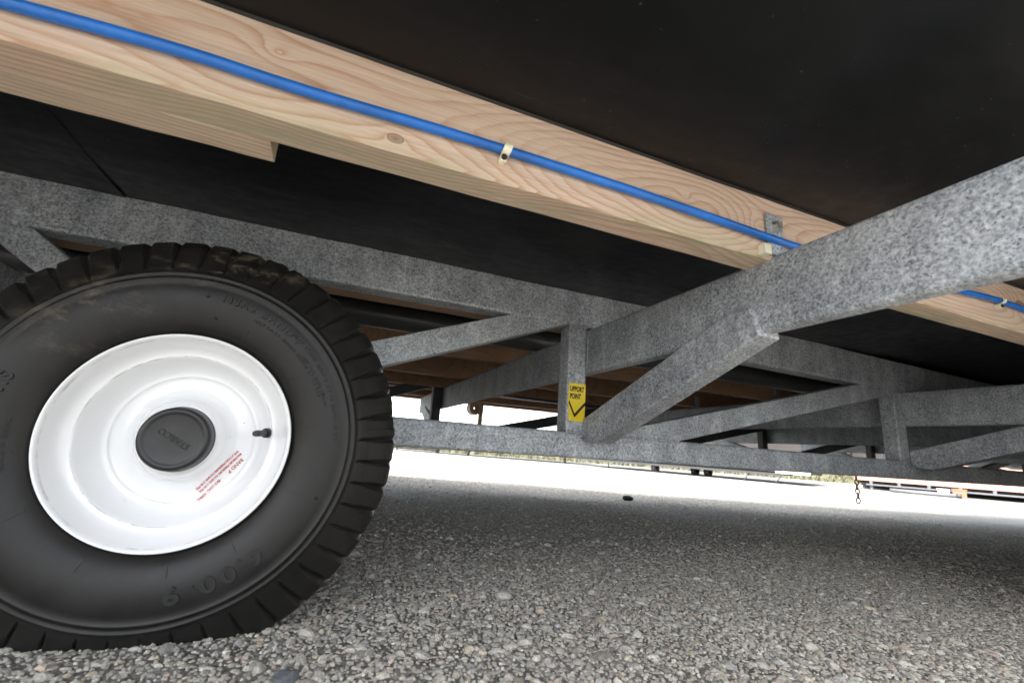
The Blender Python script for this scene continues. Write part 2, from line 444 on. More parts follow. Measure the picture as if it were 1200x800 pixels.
def stones(name, P, size, sub, sink):
    """one realised mesh of angular stones; P (n,2)"""
    bv, bf = ico(sub); n = len(P); m = len(bv)
    nv = 14; shapes = []
    for k in range(nv):                                   # faceted rock shapes: sphere clipped by random planes
        v = bv.copy()
        for _ in range(9):
            d = rng.normal(size=3); d /= np.linalg.norm(d); h = rng.uniform(.55, .85)
            t = v @ d; ex = np.maximum(t - h, 0); v = v - ex[:, None] * d
        v *= rng.uniform(.88, 1.1, (m, 1)); shapes.append(v)
    shapes = np.array(shapes)
    k = rng.integers(0, nv, n); v = shapes[k]
    s = np.stack([size * rng.uniform(.75, 1.3, n), size * rng.uniform(.65, 1.1, n), size * rng.uniform(.45, .85, n)], -1)
    v = v * s[:, None, :]
    a = rng.uniform(0, 2 * np.pi, n); t = rng.normal(0, .3, n); ca, sa, ct, st_ = np.cos(a), np.sin(a), np.cos(t), np.sin(t)
    y = v[:, :, 1] * ct[:, None] - v[:, :, 2] * st_[:, None]; z = v[:, :, 1] * st_[:, None] + v[:, :, 2] * ct[:, None]; x = v[:, :, 0]
    X = x * ca[:, None] - y * sa[:, None]; Y = x * sa[:, None] + y * ca[:, None]
    l = np.exp(-((P[:, 0] - .6) ** 2 + (P[:, 1] - 1.5) ** 2) / 14)
    gzv = gz(P[:, 0], P[:, 1]) + l * .006 * (np.sin(P[:, 0] * 3.1 + P[:, 1] * 1.7) + np.sin(P[:, 1] * 4.3 - P[:, 0] * 2.2))
    zc = gzv + s[:, 2] * (rng.uniform(-.35, .3, n) + sink)
    V = np.stack([X + P[:, 0, None], Y + P[:, 1, None], z + zc[:, None]], -1).reshape(-1, 3)
    F = (bf[None] + (np.arange(n) * m)[:, None, None]).reshape(-1, 3)
    me = bpy.data.meshes.new(name)
    me.vertices.add(len(V)); me.vertices.foreach_set('co', V.astype(np.float32).ravel())
    me.loops.add(F.size); me.loops.foreach_set('vertex_index', F.astype(np.int32).ravel())
    me.polygons.add(len(F)); me.polygons.foreach_set('loop_start', np.arange(0, F.size, 3, dtype=np.int32))
    me.update(calc_edges=True)
    me.polygons.foreach_set('use_smooth', np.zeros(len(F), bool))
    c = PAL[rng.choice(len(PAL), n, p=PW)]; c = (c * .62 + np.array((.325, .312, .272)) * .38) * rng.uniform(.88, 1.36, (n, 1))
    att = me.attributes.new('stone_colour', 'FLOAT_COLOR', 'POINT')
    cc = np.ones((n, m, 4), np.float32); cc[:, :, :3] = c[:, None, :]
    att.data.foreach_set('color', cc.ravel())
    o = link(name, me, STONE); o['kind'] = 'stuff'
    return o

def scatter(x0, x1, y0, y1, step, jit=.45, keep=None):
    X, Y = np.meshgrid(np.arange(x0, x1, step), np.arange(y0, y1, step), indexing='ij')
    P = np.stack([X.ravel(), Y.ravel()], -1) + rng.uniform(-jit, jit, (X.size, 2)) * step
    if keep is not None: P = P[keep(P)]
    return P
def in_view(P, m=.12):
    # wedge of ground in front of the camera, with a margin for a step aside
    return (P[:, 0] > -.75 - .2 * P[:, 1]) & (P[:, 0] < .95 + P[:, 1] * 3.2)
def fade(P):                                          # chance that a spot belongs to the close, finer-modelled bed
    d = np.maximum(P[:, 1] - 1.25, (P[:, 0] - 1.9) * .8)
    return np.clip(.5 - d / .55, 0, 1)
near = scatter(-.9, 2.3, .12, 1.55, .0117, keep=in_view)
near = near[rng.random(len(near)) < fade(near)]
sz = .0050 * np.exp(rng.normal(0, .42, len(near)))
sz = np.clip(np.where(rng.random(len(near)) < .035, sz * 1.6, sz), .002, .0135)
stones('gravel', near, sz, 2, -.40)
fill = scatter(-.9, 2.3, .12, 1.55, .0078, keep=in_view)
fill = fill[rng.random(len(fill)) < fade(fill)]
stones('gravel_grit', fill, .0032 * np.exp(rng.normal(0, .3, len(fill))), 1, .12)
mid = scatter(-.9, 6.6, .40, 4.1, .0150, keep=lambda P: in_view(P) & (P[:, 0] < .9 + P[:, 1] * 2.6))
mid = mid[(rng.random(len(mid)) < np.clip(1.5 - .17 * np.hypot(mid[:, 0], mid[:, 1]), .35, 1)) & (rng.random(len(mid)) > fade(mid))]
szm = np.clip(.0056 * np.exp(rng.normal(0, .42, len(mid))), .003, .017)
stones('coarse_gravel', mid, szm, 1, -.3)
print('stones', len(near), len(fill), len(mid))

# ------------------------------------------------------------------ trailer chassis
chassis = thing('trailer_chassis', 'galvanised steel truss chassis with outriggers standing on the white wheel', 'trailer chassis', (-.177, .955, float(gz(-.177, .955))))
YN, YF = .93, 2.46                                    # front faces of the near and the far truss
def member(name, x0, z0, x1, z1, hv, y0, y1, parent, bevel=.005):
    """diagonal square tube in the truss plane; (x,z) run along its lower edge, hv vertical thickness"""
    return prism(name, [(x0, z0), (x1, z1), (x1, z1 + hv), (x0, z0 + hv)], 'y', y0, y1, GALV, parent, bevel)

def truss(y, near):
    yb = y + .05; mt = GALV if near else GALV_SHADED
    # the top chord bows down a little towards the front
    stn = [(-4., .300), (.6, .298), (1.0, .285), (1.75, .272), (2.6, .262), (9.2, .25)]
    top = [(-4., .411), (.6, .405), (1.0, .396), (1.75, .378), (2.6, .363), (9.2, .345)]
    prism('top_chord', stn + top[::-1], 'y', y, yb, mt, chassis, .006)
    box('bottom_chord', -4, 9.2, y, yb, -.013, .0445, mt, chassis, .006)
    for x in (-3.192, -1.96, -.729, .503, 1.735, 2.967, 4.2, 5.43, 6.66, 7.9):
        t = .298 if x < .6 else (.271 if x < 2 else .255)
        box('post', x, x + .05, y + .001, yb - .001, .0445, t, mt, chassis, .005)
        if x > .5:
            dx = x - 1.735
            if x < .6: q = [(-.21, .0435), (.0, .112), (.487, .2950), (.502, .2985), (.349, .2985), (-.21, .092)]
            else: q = [(.83 + dx, .0438), (1.734 + dx, .2585 - (.015 if x > 2 else 0)), (1.734 + dx, t + .004), (1.56 + dx, t + .004), (.59 + dx, .0438)]
        else:
            dx = x + .729
            q = [(-.585 + dx, .2992), (-.501 + dx, .2992), (-.14 + dx, .0438), (-.225 + dx, .0438)]
        prism('diagonal_brace', q, 'y', y + .003, yb - .003, mt, chassis, .003)
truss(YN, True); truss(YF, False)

def outrigger(x, zb, zt, y0, y1):
    box('outrigger', x, x + .028, y0, y1, zb, zt, GALV, chassis, .007, 3)
def knee(x0, x1, p, parent=chassis):
    prism('knee_brace', p, 'x', x0, x1, GALV, parent, .0028)
for i, x in enumerate((-3.142, -1.91, -.679, .5535, 1.786, 3.018, 4.25, 5.48, 6.71, 7.95)):
    zb, zt = (.185, .2935) if x < 1 else (.158, .272)
    outrigger(x, zb, zt, .078, 3.12)
    dz = zb - .185
    # underside knee from the foot of the post up to the outrigger, overlapping its face
    knee(x - .008, x + .034, [(.9290, .036), (.905, .0255), (.866, .0225), (.448, .179 + dz), (.461, .2215 + dz), (.507, .2235 + dz), (.9290, .076)])
    knee(x - .008, x + .034, [(2.49, .012), (2.60, .012), (2.98, .180 + dz), (2.965, .215 + dz), (2.9, .22 + dz), (2.51, .085)])

# weld bead at the head of the near knee brace
bm = bmesh.new()
pts = [(.5475, .4535 + .0007 * math.sin(k * 2.1) + .0007 * k, .185 + .0021 * k) for k in range(18)]
tube_bm(bm, pts, .0026, 8); from_bm('weld_bead', bm, GALV, chassis, smooth=True)
bm = bmesh.new(); pts = [(.512 + .006 * k, .9295, .0445 + .001 * math.sin(k * 1.9)) for k in range(8)]
tube_bm(bm, pts, .003, 8); from_bm('weld_bead', bm, GALV, chassis, smooth=True)
bm = bmesh.new(); pts = [(.5535, .9295, .20 + .01 * k) for k in range(10)]
tube_bm(bm, pts, .0022, 8); from_bm('weld_bead', bm, GALV, chassis, smooth=True)

def weld(pts, r=.0028, seed=1):
    rr = random.Random(seed); P = []
    for i in range(len(pts) - 1):
        a, b = Vector(pts[i]), Vector(pts[i + 1]); n = max(2, int((b - a).length / .0045))
        for k in range(n): P.append(a.lerp(b, k / n) + Vector((rr.uniform(-1, 1), 0, rr.uniform(-1, 1))) * .0009)
    P.append(Vector(pts[-1]))
    bm = bmesh.new(); tube_bm(bm, P, r, 6); bmesh.ops.recalc_face_normals(bm, faces=bm.faces)
    from_bm('weld_bead', bm, GALV, chassis, smooth=True)
for dx, t in ((0., .298), (1.232, .271)):
    weld([(.503 + dx, .9312, t), (.553 + dx, .9312, t)], .0026, 3)
    weld([(.503 + dx, .9312, .0452), (.553 + dx, .9312, .0452)], .0026, 4)
    weld([(.5525 + dx, .9285, .04), (.5525 + dx, .9285, .08)], .003, 5)
    weld([(.545 + dx, .930, .031), (.545 + dx, .905, .0262), (.545 + dx, .866, .0225)], .002, 6)
weld([(.59, .9335, .0448), (.83, .9335, .0448)], .0026, 7)
weld([(.351, .9335, .2992), (.500, .9335, .2992)], .0026, 8)
weld([(1.565, .9335, .2745), (1.735, .9335, .2725)], .0026, 9)
weld([(-.585, .9335, .2995), (-.503, .9335, .2995)], .0026, 10)

# sticker on the post
sx0, sx1, sz0, sz1, sy = .5075, .5515, .069, .158, .9293
pts = [(sx0 + .0005, sz1), (sx1, sz1 - .001), (sx1 - .0008, sz0), (sx0 + .006, sz0 + .0012), (sx0 + .0035, sz0), (sx0 + .001, sz0 + .006), (sx0 + .0005, sz0 + .03), (sx0 - .0022, sz0 + .046)]
sticker = prism('sticker', pts, 'y', sy, .9315, YELLOW, chassis)
sticker['label'] = 'yellow SUPPORT POINT sticker with black chevron'
V, F = [], []
for txt, zz in (('UPPORT', .1385), ('POINT', .1215)):
    g = glyph(txt, .0165, .0001, .0007)
    put_glyph(V, F, g, (sx0 + .0022, sy - .0003, zz), (.60, 0, 0), (0, 0, 1), (0, -1, 0))
cx = (sx0 + sx1) / 2 - .003
def quad(a, b, c, d):
    k = len(V); V.extend([(q[0], sy - .0004, q[1]) for q in (a, b, c, d)]); F.append((k, k + 1, k + 2, k + 3))
quad((sx0 - .001, .1105), (cx - .003, .0775), (cx - .003, .087), (sx0 + .001, .1165))
quad((cx - .003, .0775), (sx1 - .0005, .108), (sx1 - .0005, .1165), (cx - .003, .087))
mesh_obj('sticker_print', V, F, PRINT, sticker)

# axle and wheels
AX = Vector((-.177, 0, -.018))
tube('axle', [(AX.x, .80, AX.z - .012), (AX.x, 2.66, AX.z - .012)], .026, DARKST, chassis, 16)

def tyre_mesh():
    NL, SUB = 48, 12; N = NL * SUB
    # (radius, y, groove weight)
    half = [(.124, .016, 0), (.1285, .009, 0), (.133, .002, 0), (.139, -.004, 0), (.148, -.0095, 0), (.160, -.0135, 0), (.172, -.0155, 0), (.184, -.0160, 0),
            (.194, -.0150, 0), (.2010, -.0128, 0), (.2028, -.0140, 0), (.2045, -.0142, 0), (.2060, -.0112, 0), (.2095, -.0092, 0), (.2115, -.0108, 0), (.2130, -.0106, 0), (.2146, -.0070, 0),
            (.2180, -.0050, .0), (.2230, -.0025, .15), (.2290, .0010, .38), (.2360, .0055, .6), (.2450, .0108, .8), (.2540, .0165, 1), (.2620, .0225, 1), (.2680, .0280, 1), (.2715, .0340, .9), (.2730, .0400, .8), (.2740, .0560, .3), (.2742, .0640, 0), (.2743, .0700, 0)]
    prof = half + [(r, .14 - y, g) for r, y, g in half[::-1]]
    P = np.array(prof); M = len(P)
    # profile normals (r,y)
    t = np.gradient(P[:, :2], axis=0); nr = np.stack([-t[:, 1], t[:, 0]], -1); nr /= np.linalg.norm(nr, axis=1)[:, None]
    if nr[M // 2][0] < 0: nr = -nr
    th = 2 * np.pi * np.arange(N) / N
    ph = (np.arange(N) % SUB) / SUB
    R = np.repeat(P[:, 0][:, None], N, 1); Yy = np.repeat(P[:, 1][:, None], N, 1)
    for j in range(M):
        g = P[j, 2]
        if g > 0:
            wd = .04 + .085 * g
            m = np.clip((wd - np.abs(ph - .5)) / .075, 0, 1)
            dep = .0054 * (.4 + .6 * g)
            R[j] -= nr[j, 0] * m * dep; Yy[j] -= nr[j, 1] * m * dep
            jit = .0004 * np.repeat(np.random.default_rng(3).normal(size=NL), SUB)
            R[j] += nr[j, 0] * jit * g * (1 - m)
    # flattened where it stands on the gravel
    Z = R * np.sin(th)[None]; X = R * np.cos(th)[None]
    fl = -.247
    low = Z < fl
    Yy = np.where(Z < fl + .05, Yy + (fl + .05 - np.maximum(Z, fl)) * np.where(Yy < .07, -.10, .10), Yy)
    Z = np.where(low, fl + (Z - fl) * .12, Z)
    Vv = np.stack([X, Yy, Z], -1).reshape(-1, 3)
    i = np.arange(M - 1)[:, None] * N + np.arange(N)[None]; i2 = np.arange(M - 1)[:, None] * N + (np.arange(N)[None] + 1) % N
    Fq = np.stack([i, i2, i2 + N, i + N], -1).reshape(-1, 4)
    me = bpy.data.meshes.new('tyre'); me.from_pydata(Vv.tolist(), [], Fq.tolist()); me.update()
    sm = np.repeat((np.maximum(P[:-1, 2], P[1:, 2]) < .01), N)
    me.polygons.foreach_set('use_smooth', sm)
    return me

RY = .687
wheel = thing('wheel', None, None, (0, 0, 0)); wheel.parent = chassis
wheel.location = Vector((AX.x, RY, AX.z)) - wl(chassis)
WC = Vector((AX.x, RY, AX.z))
me = tyre_mesh(); me.transform(Matrix.Translation(WC))
link('tyre', me, RUB, wheel)
bm = bmesh.new()
prof = [(.126, .012), (.1285, .004), (.1312, .0005), (.1325, -.0025), (.1315, -.0050), (.1295, -.0050), (.1278, -.0030), (.1262, .0000), (.1235, .0060), (.1200, .0118), (.1165, .0160), (.1130, .0188), (.1100, .0202), (.1080, .0206),
        (.1064, .0212), (.1048, .0232), (.1026, .0282), (.0995, .0350), (.0960, .0420), (.0925, .0475), (.0895, .0508), (.0868, .0520), (.0846, .0522), (.0832, .0526), (.0818, .0540), (.0795, .0552), (.0740, .0556), (.066, .0545), (.058, .0515), (.0525, .0430), (.0485, .0315), (.0455, .0255), (.040, .0240), (.030, .0240)]
prof2 = []
for k in range(len(prof) - 1):
    prof2 += [prof[k], tuple((a + b) / 2 for a, b in zip(prof[k], prof[k + 1]))]
prof2.append(prof[-1])
lathe_bm(bm, prof2, WC, 128, closed_end=True)
from_bm('rim', bm, WHITE, wheel, smooth=True)
bm = bmesh.new()
lathe_bm(bm, [(.0405, .0245), (.0410, .0215), (.0404, .0200), (.0400, .0185), (.0398, .0150), (.0396, .0100), (.0392, .0050), (.0378, .0022), (.0355, .0008), (.0330, .0008), (.0312, .0020), (.0290, .0026), (.015, .0028), (.004, .0028)], WC, 96, closed_end=True)
from_bm('hub_cap', bm, BLACKR, wheel, smooth=True)
bm = bmesh.new()
a = math.radians(8.5); cr, sr = math.cos(a), math.sin(a)
def wp(r, y): return (WC.x + r * cr, WC.y + y, WC.z + r * sr)
tube_bm(bm, [wp(.1030, .030), wp(.1000, .023), wp(.0990, .021)], .0066, 14)
tube_bm(bm, [wp(.0995, .023), wp(.0945, .009), wp(.0910, -.001)], .0042, 14)
tube_bm(bm, [wp(.0910, -.001), wp(.0897, -.0045)], .0036, 14)
bmesh.ops.recalc_face_normals(bm, faces=bm.faces)
from_bm('valve_stem', bm, BLACKR, wheel, smooth=False)

# moulded writing on the tyre (tops outward, clockwise as seen from outside)
HP = [(.139, -.004), (.148, -.0095), (.160, -.0135), (.172, -.0155), (.184, -.0160), (.194, -.0150), (.2010, -.0128)]
def side_y(r): return float(np.interp(r, [q[0] for q in HP], [q[1] for q in HP]))
V, F = [], []
def arc_text(txt, r, a0, size, bold=0., ext=.0011, track=1.0, wide=1.0):
    ang = math.radians(a0)
    for ch in txt:
        if ch == ' ': ang -= size * .38 * track / r; continue
        v, f = glyph(ch, size, ext, bold)
        wdt = (v[:, 0].max()) if len(v) else .3 * size
        ang2 = ang
        er = np.array((math.cos(ang2), 0, math.sin(ang2))); tr = np.array((math.sin(ang2), 0, -math.cos(ang2)))
        rm = r + size * .35
        sl = (side_y(rm + .004) - side_y(rm - .004)) / .008
        up = er + np.array((0, sl, 0)); up /= np.linalg.norm(up)
        nn = np.cross(tr, up); nn = nn if nn[1] < 0 else -nn
        o = np.array(WC) + er * r + np.array((0, side_y(r) - .0008, 0))
        put_glyph(V, F, (v, f), o, tr * wide, up, nn)
        ang -= (wdt * wide + size * .10) * track / r
def word(*a, **k):
    V.clear(); F.clear(); arc_text(*a, **k)
    o = mesh_obj('moulded_lettering', V, F, LETTER, wheel); return o
word('143A2 BAND P', .1800, 83.5, .0145, .0002, track=1.08)
word('MAX LOAD 1650KG AT 25 KM/H  10 PLY', .1850, 52.5, .0072, .0001, track=1.1)
word('MAX LOAD SINGLE 1220KG AT 9.0 BAR', .1705, 68.5, .0058, .0001, track=1.15)
word('AND MAX SPEED 25 KM/H', .1755, 43.0, .0052, .0001, track=1.1)
word('6.00-9', .1690, -46.5, .0255, .0008, track=1.08, wide=1.28)
word('MAXXIS', .1680, 186., .0175, .0004, track=1.12)
word('MADE IN CHINA', .150, 197., .0065, .0001, track=1.1)
def tick(a, r0, r1, wd=.0008):
    V.clear(); F.clear()
    a = math.radians(a); er = Vector((math.cos(a), 0, math.sin(a))); tr = Vector((math.sin(a), 0, -math.cos(a)))
    for r in (r0, (r0 + r1) / 2, r1):
        for dy in (-.0009, .002):
            for sg in (-1, 1):
                q = WC + er * r + tr * wd * sg; V.append((q.x, q.y + side_y(r) + dy, q.z))
    for b in (0, 4):
        F.extend([(b, b + 1, b + 5, b + 4), (b + 2, b + 6, b + 7, b + 3), (b, b + 4, b + 6, b + 2), (b + 1, b + 3, b + 7, b + 5)])
    F.extend([(0, 2, 3, 1), (8, 9, 11, 10)])
    mesh_obj('moulded_tick', V, F, LETTER, wheel)
for q in range(12): tick(36 + 30 * q + (q % 3) * 2, .1445, .1585)
# moulded vent pips
for a, r in ((88, .183), (83, .157), (23.8, .178), (-20, .186), (200, .182), (-150, .18)):
    a = math.radians(a); bm = bmesh.new(); bmesh.ops.create_icosphere(bm, subdivisions=2, radius=.0021, matrix=Matrix.Translation((WC.x + r * math.cos(a), WC.y + side_y(r), WC.z + r * math.sin(a))))
    from_bm('moulding_pip', bm, LETTER, wheel, smooth=True)
# cap writing, upside down as the wheel stands
V, F = [], []
d30 = math.radians(150); rt = (math.cos(d30), 0, math.sin(d30)); up = (-math.sin(d30) * 1., 0, math.cos(d30))
up = (-.5, 0, -.866)
g = glyph('STARCO', .0105, .0006, .0002)
cxx = (g[0][:, 0].max() + g[0][:, 0].min()) / 2
o = WC + Vector((.000, .0024, .000)) - Vector(rt) * cxx - Vector(up) * .0035
put_glyph(V, F, g, o, rt, up, (0, -1, 0))
mesh_obj('cap_lettering', V, F, LETTER, wheel)
# red pressure notice printed on the wheel disc
V, F = [], []
dr = math.radians(-127); rt = Vector((math.cos(dr), 0, math.sin(dr))); up = Vector((-rt.z, 0, rt.x)) 
if up.dot(Vector((.6, 0, -.6))) < 0: up = -up
o0 = WC + Vector((.0705, .0538, -.0215))
for txt, off, size in (('BAND P', 0., .0066), ('MAXIMUM PRESSURE 9.0 BAR (130 PSI)', -.0062, .0042), ('INFLATION PRESSURE 9.0 BAR (130 PSI)', -.0114, .0042)):
    g = glyph(txt, size, .00008, .0001); L = g[0][:, 0].max()
    o = o0 + up * off
    put_glyph(V, F, g, o - rt * (.004 if off else 0), rt * (1. if not off else .066 / L), up, (0, -1, 0))
g = glyph('- MAX LOAD 1650KG', .0056, .00008, .0001); put_glyph(V, F, g, o0 + rt * .034, rt * (.036 / g[0][:, 0].max()), up, (0, -1, 0))
pr_ = sorted(prof2); PR = [q[0] for q in pr_ if q[0] < .1]; PY = [q[1] for q in pr_ if q[0] < .1]
for k, q in enumerate(V):
    rr_ = math.hypot(q[0] - WC.x, q[2] - WC.z); V[k] = (q[0], WC.y + float(np.interp(rr_, PR, PY)) - .0006, q[2])
mesh_obj('printed_notice', V, F, REDP, wheel)
# the wheel on the far side of the axle
far = thing('wheel', None, None); far.parent = chassis
far.location = wheel.location + Vector((0, 2.16, 0))
far.rotation_euler = (0, 0, math.pi)
for ch in list(wheel.children):
    if ch.name.startswith(('tyre', 'rim', 'hub_cap')):
        c = ch.copy(); COL.objects.link(c); c.parent = far

# ------------------------------------------------------------------ cabin floor above the chassis
YE0, YE1 = .075, 3.24
XE0, XE1 = -4.0, 9.0
cabin = thing('timber_cabin', 'timber cabin whose pine joists and black underfloor sheet rest on the chassis', 'cabin', (2.5, 1.6, .29))
def joist(y0, y1, zb, zt, mat, x0=XE0, x1=XE1, parent=cabin, name='joist'):
    bm = bmesh.new(); bm_box(bm, x0, x1, y0, y1, zb, zt, 0)
    # rough sawn arris: a few subdivisions along the length, nudged
    es = [e for e in bm.edges if abs(e.verts[0].co.x - e.verts[1].co.x) > .1]
    n = int(min(160, (x1 - x0) / .03))
    bmesh.ops.bevel(bm, geom=es, offset=.0022, segments=1, affect='EDGES')
    es = [e for e in bm.edges if abs(e.verts[0].co.x - e.verts[1].co.x) > .1]
    bmesh.ops.subdivide_edges(bm, edges=es, cuts=n, use_grid_fill=True)
    r = random.Random(int(y0 * 1000))
    for v in bm.verts: v.co.z += r.uniform(-.0006, .0006); v.co.y += r.uniform(-.0004, .0004)
    return from_bm(name, bm, mat, parent)
joist(.429, .4735, .2870, .3855, JW)
joist(.4750, .5150, .2885, .3850, JW2, x1=-.099)
for y, zb in ((.986, .301), (1.505, .296), (2.005, .296), (2.455, .296), (2.60, .296), (2.985, .293), (3.19, .29)):
    joist(y, y + .045, zb, .3860, JW3, x1=XE1)
# membrane between the joists, one strip per bay, sagging slightly
ZM = .3880
def membrane(x0, x1, y0, y1, sag, seed, zo=0.):
    nx, ny = int((x1 - x0) / .06), 14
    rr = np.random.default_rng(seed); ph = rr.uniform(0, 6, 8)
    V, F = [], []
    for i in range(nx + 1):
        x = x0 + (x1 - x0) * i / nx
        for j in range(ny + 1):
            t = j / ny; y = y0 + (y1 - y0) * t
            s = 4 * t * (1 - t)
            wv = .35 * math.sin(x * 3.1 + ph[0]) + .25 * math.sin(x * 7.3 + 3 * t + ph[1]) + .12 * math.sin(x * 15 + 5 * t + ph[2])
            V.append((x, y, ZM + zo - sag * s * (1 + .5 * wv) - .0016 * s * math.sin(x * 41 + 9 * t + ph[3])))
    for i in range(nx):
        for j in range(ny):
            a = i * (ny + 1) + j; F.append((a, a + ny + 1, a + ny + 2, a + 1))
    me = bpy.data.meshes.new('membrane'); me.from_pydata(V, [], F); me.update()
    me.polygons.foreach_set('use_smooth', [True] * len(F))
    return link('membrane', me, MEMB, cabin)
membrane(XE0, XE1, YE0, .4285, .006, 1)
membrane(XE0, -.39, .516, .985, .0105, 3, -.0012); membrane(-.43, XE1, .475, .985, .010, 3)
for k, (a, b) in enumerate(((1.032, 1.504), (1.551, 2.004), (2.051, 2.454), (2.646, 2.984), (3.031, 3.189))):
    membrane(XE0, XE1, a, b, .018, 10 + k)
box('floor_board', XE0, XE1, YE0 - .01, YE1, .396, .43, LOGM, cabin)
for k in range(9):
    z = .435 + k * .25
    box('cladding_board', XE0, XE1, YE0 - .045, YE0 + .0, z, z + .246, LOGM, cabin, .004)
    box('cladding_board', XE0, XE1, YE1 - .0, YE1 + .045, z, z + .246, LOGM, cabin, .004)
    box('cladding_board', XE0 - .045, XE0, YE0, YE1, z, z + .246, LOGM, cabin, .004)
    box('cladding_board', XE1, XE1 + .045, YE0, YE1, z, z + .246, LOGM, cabin, .004)
prism('roof', [(YE0 - .2, 2.66), (1.6, 3.3), (YE1 + .2, 2.66), (YE1 + .2, 2.72), (1.6, 3.37), (YE0 - .2, 2.72)], 'x', XE0 - .2, XE1 + .2, ROOFM, cabin)
# unseen bay added on the near side further along, to block light
WX0, WY0 = 1.35, -2.3
membrane(WX0, XE1, WY0, YE0 - .003, .008, 31)
box('floor_board', WX0, XE1, WY0 - .01, YE0 - .012, .396, .43, LOGM, cabin)
for y in (-.45, -.98, -1.5, -2.03): joist(y, y + .045, .2885, .3860, JW3, x0=WX0)
for k in range(9):
    z = .435 + k * .25
    box('cladding_board', WX0, XE1, WY0 - .045, WY0, z, z + .246, LOGM, cabin, .004)
    box('cladding_board', WX0 - .045, WX0, WY0, YE0 - .047, z, z + .246, LOGM, cabin, .004)
for k in range(3):  # boards closing the added bay down to the ground against light
    z = .433 - .25 * (k + 1)
    box('light_block_board', WX0 - .045, WX0, WY0, YE0 - .047, z, z + .246, LOGM, cabin, .004)
    box('light_block_board', WX0, XE1, WY0 - .045, WY0, z, z + .246, LOGM, cabin, .004)
box('light_block_roof', WX0 - .15, XE1 + .15, WY0 - .15, YE0 - .21, 2.685, 2.74, ROOFM, cabin)
tube('waste_pipe', [(-4, 1.27, .335), (1.2, 1.27, .335), (9, 1.27, .325)], .036, PIPEM, cabin, 20)
# angle brackets that fix the joists to the outriggers
def bracket(x, y, zb):
    b = box('bracket', x, x + .034, y - .0045, y - .0005, zb, zb + .064, GALV, cabin, .0012)
    bm = bmesh.new(); tube_bm(bm, [(x + .019, y - .0045, zb + .046), (x + .019, y - .010, zb + .046)], .0062, 6)
    tube_bm(bm, [(x + .019, y - .0042, zb + .046), (x + .019, y - .0055, zb + .046)], .0095, 16)
    bmesh.ops.recalc_face_normals(bm, faces=bm.faces)
    from_bm('bolt', bm, BOLTM, b)
bracket(.5445, .429, .2945)
bracket(1.775, .429, .273)
for y in (1.505, 2.005): bracket(.66, y, .30); bracket(1.90, y, .29)

# ------------------------------------------------------------------ blue hose
hp = [(-1.2, .30), (-.6, .305), (-.34, .313), (-.292, .314), (-.225, .318), (-.158, .3205), (-.095, .3195), (-.035, .320), (.05, .3225), (.139, .3235), (.23, .3235), (.32, .3228), (.395, .3212), (.48, .319), (.568, .3165), (.66, .316), (.80, .319), (.93, .325), (1.02, .3295), (1.09, .3335), (1.15, .3355), (1.22, .3345), (1.30, .333), (1.6, .332), (2.4, .325), (3.5, .33)]
def smooth_path(h, n=6):
    out = []
    for i in range(len(h) - 1):
        p0, p1, p2, p3 = h[max(i - 1, 0)], h[i], h[i + 1], h[min(i + 2, len(h) - 1)]
        for k in range(n):
            t = k / n
            z = .5 * (2 * p1[1] + (p2[1] - p0[1]) * t + (2 * p0[1] - 5 * p1[1] + 4 * p2[1] - p3[1]) * t * t + (3 * p1[1] - p0[1] - 3 * p2[1] + p3[1]) * t ** 3)
            out.append((p1[0] + (p2[0] - p1[0]) * t, z))
    out.append(h[-1]); return out
HR = .0056
hose = thing('water_hose', 'bright blue plastic hose clipped along the pale pine joist', 'hose', (.139, .42, .3235))
tube('hose_pipe', [(x, .429 - HR - .001, z) for x, z in smooth_path(hp)], HR, BLUE, hose, 16)
def clip(x, z, tilt, hooked=False):
    bm = bmesh.new(); W = .0048; R = HR + .0016; yc = .429 - HR - .001
    pr = []
    for k in range(13):
        a = math.radians(95 + k * 16)          # around the camera side of the hose
        pr.append((yc + R * math.cos(a), z + R * math.sin(a)))
    pr += [(.4245, z - R - .003), (.4245, z - R - .0085)]
    th = .0017; rows = []
    for i, (y, zz) in enumerate(pr):
        p0 = pr[max(i - 1, 0)]; p1 = pr[min(i + 1, len(pr) - 1)]
        t = Vector((p1[0] - p0[0], p1[1] - p0[1])).normalized(); nrm = Vector((t.y, -t.x))
        if nrm.x > 0: nrm = -nrm if i < 13 else nrm
        sh = tilt * (zz - z)
        ww = W if i < 12 else W * .85
        rows.append([bm.verts.new((x + sh - ww, y, zz)), bm.verts.new((x + sh + ww, y, zz)), bm.verts.new((x + sh + ww, y - th, zz)), bm.verts.new((x + sh - ww, y - th, zz))])
    for i in range(len(rows) - 1):
        for k in range(4): bm.faces.new((rows[i][k], rows[i][(k + 1) % 4], rows[i + 1][(k + 1) % 4], rows[i + 1][k]))
    bm.faces.new(rows[0]); bm.faces.new(rows[-1][::-1]); bmesh.ops.recalc_face_normals(bm, faces=bm.faces)
    c = from_bm('hose_clip', bm, CLIPM, hose)
    bm = bmesh.new(); zz = z - R - .0045; xx = x + tilt * (zz - z)
    bm_box(bm, xx - W * .8, xx + W * .8, .4195, .429, zz - .0042, zz + .0042, .0015)
    from_bm('clip_boss', bm, CLIPM, c)
    bm = bmesh.new(); tube_bm(bm, [(xx, .4200, zz), (xx, .4172, zz + .0004)], .0033, 12)
    bmesh.ops.recalc_face_normals(bm, faces=bm.faces)
    from_bm('clip_nail', bm, SCREW, c)
clip(.139, .3235, .25); clip(1.153, .3355, .3)
box('plastic_packer', .5285, .5415, .4165, .4288, .2885, .3035, CLIPM, cabin, .001)
clip(-.62, .305, .2); clip(2.1, .328, .2)

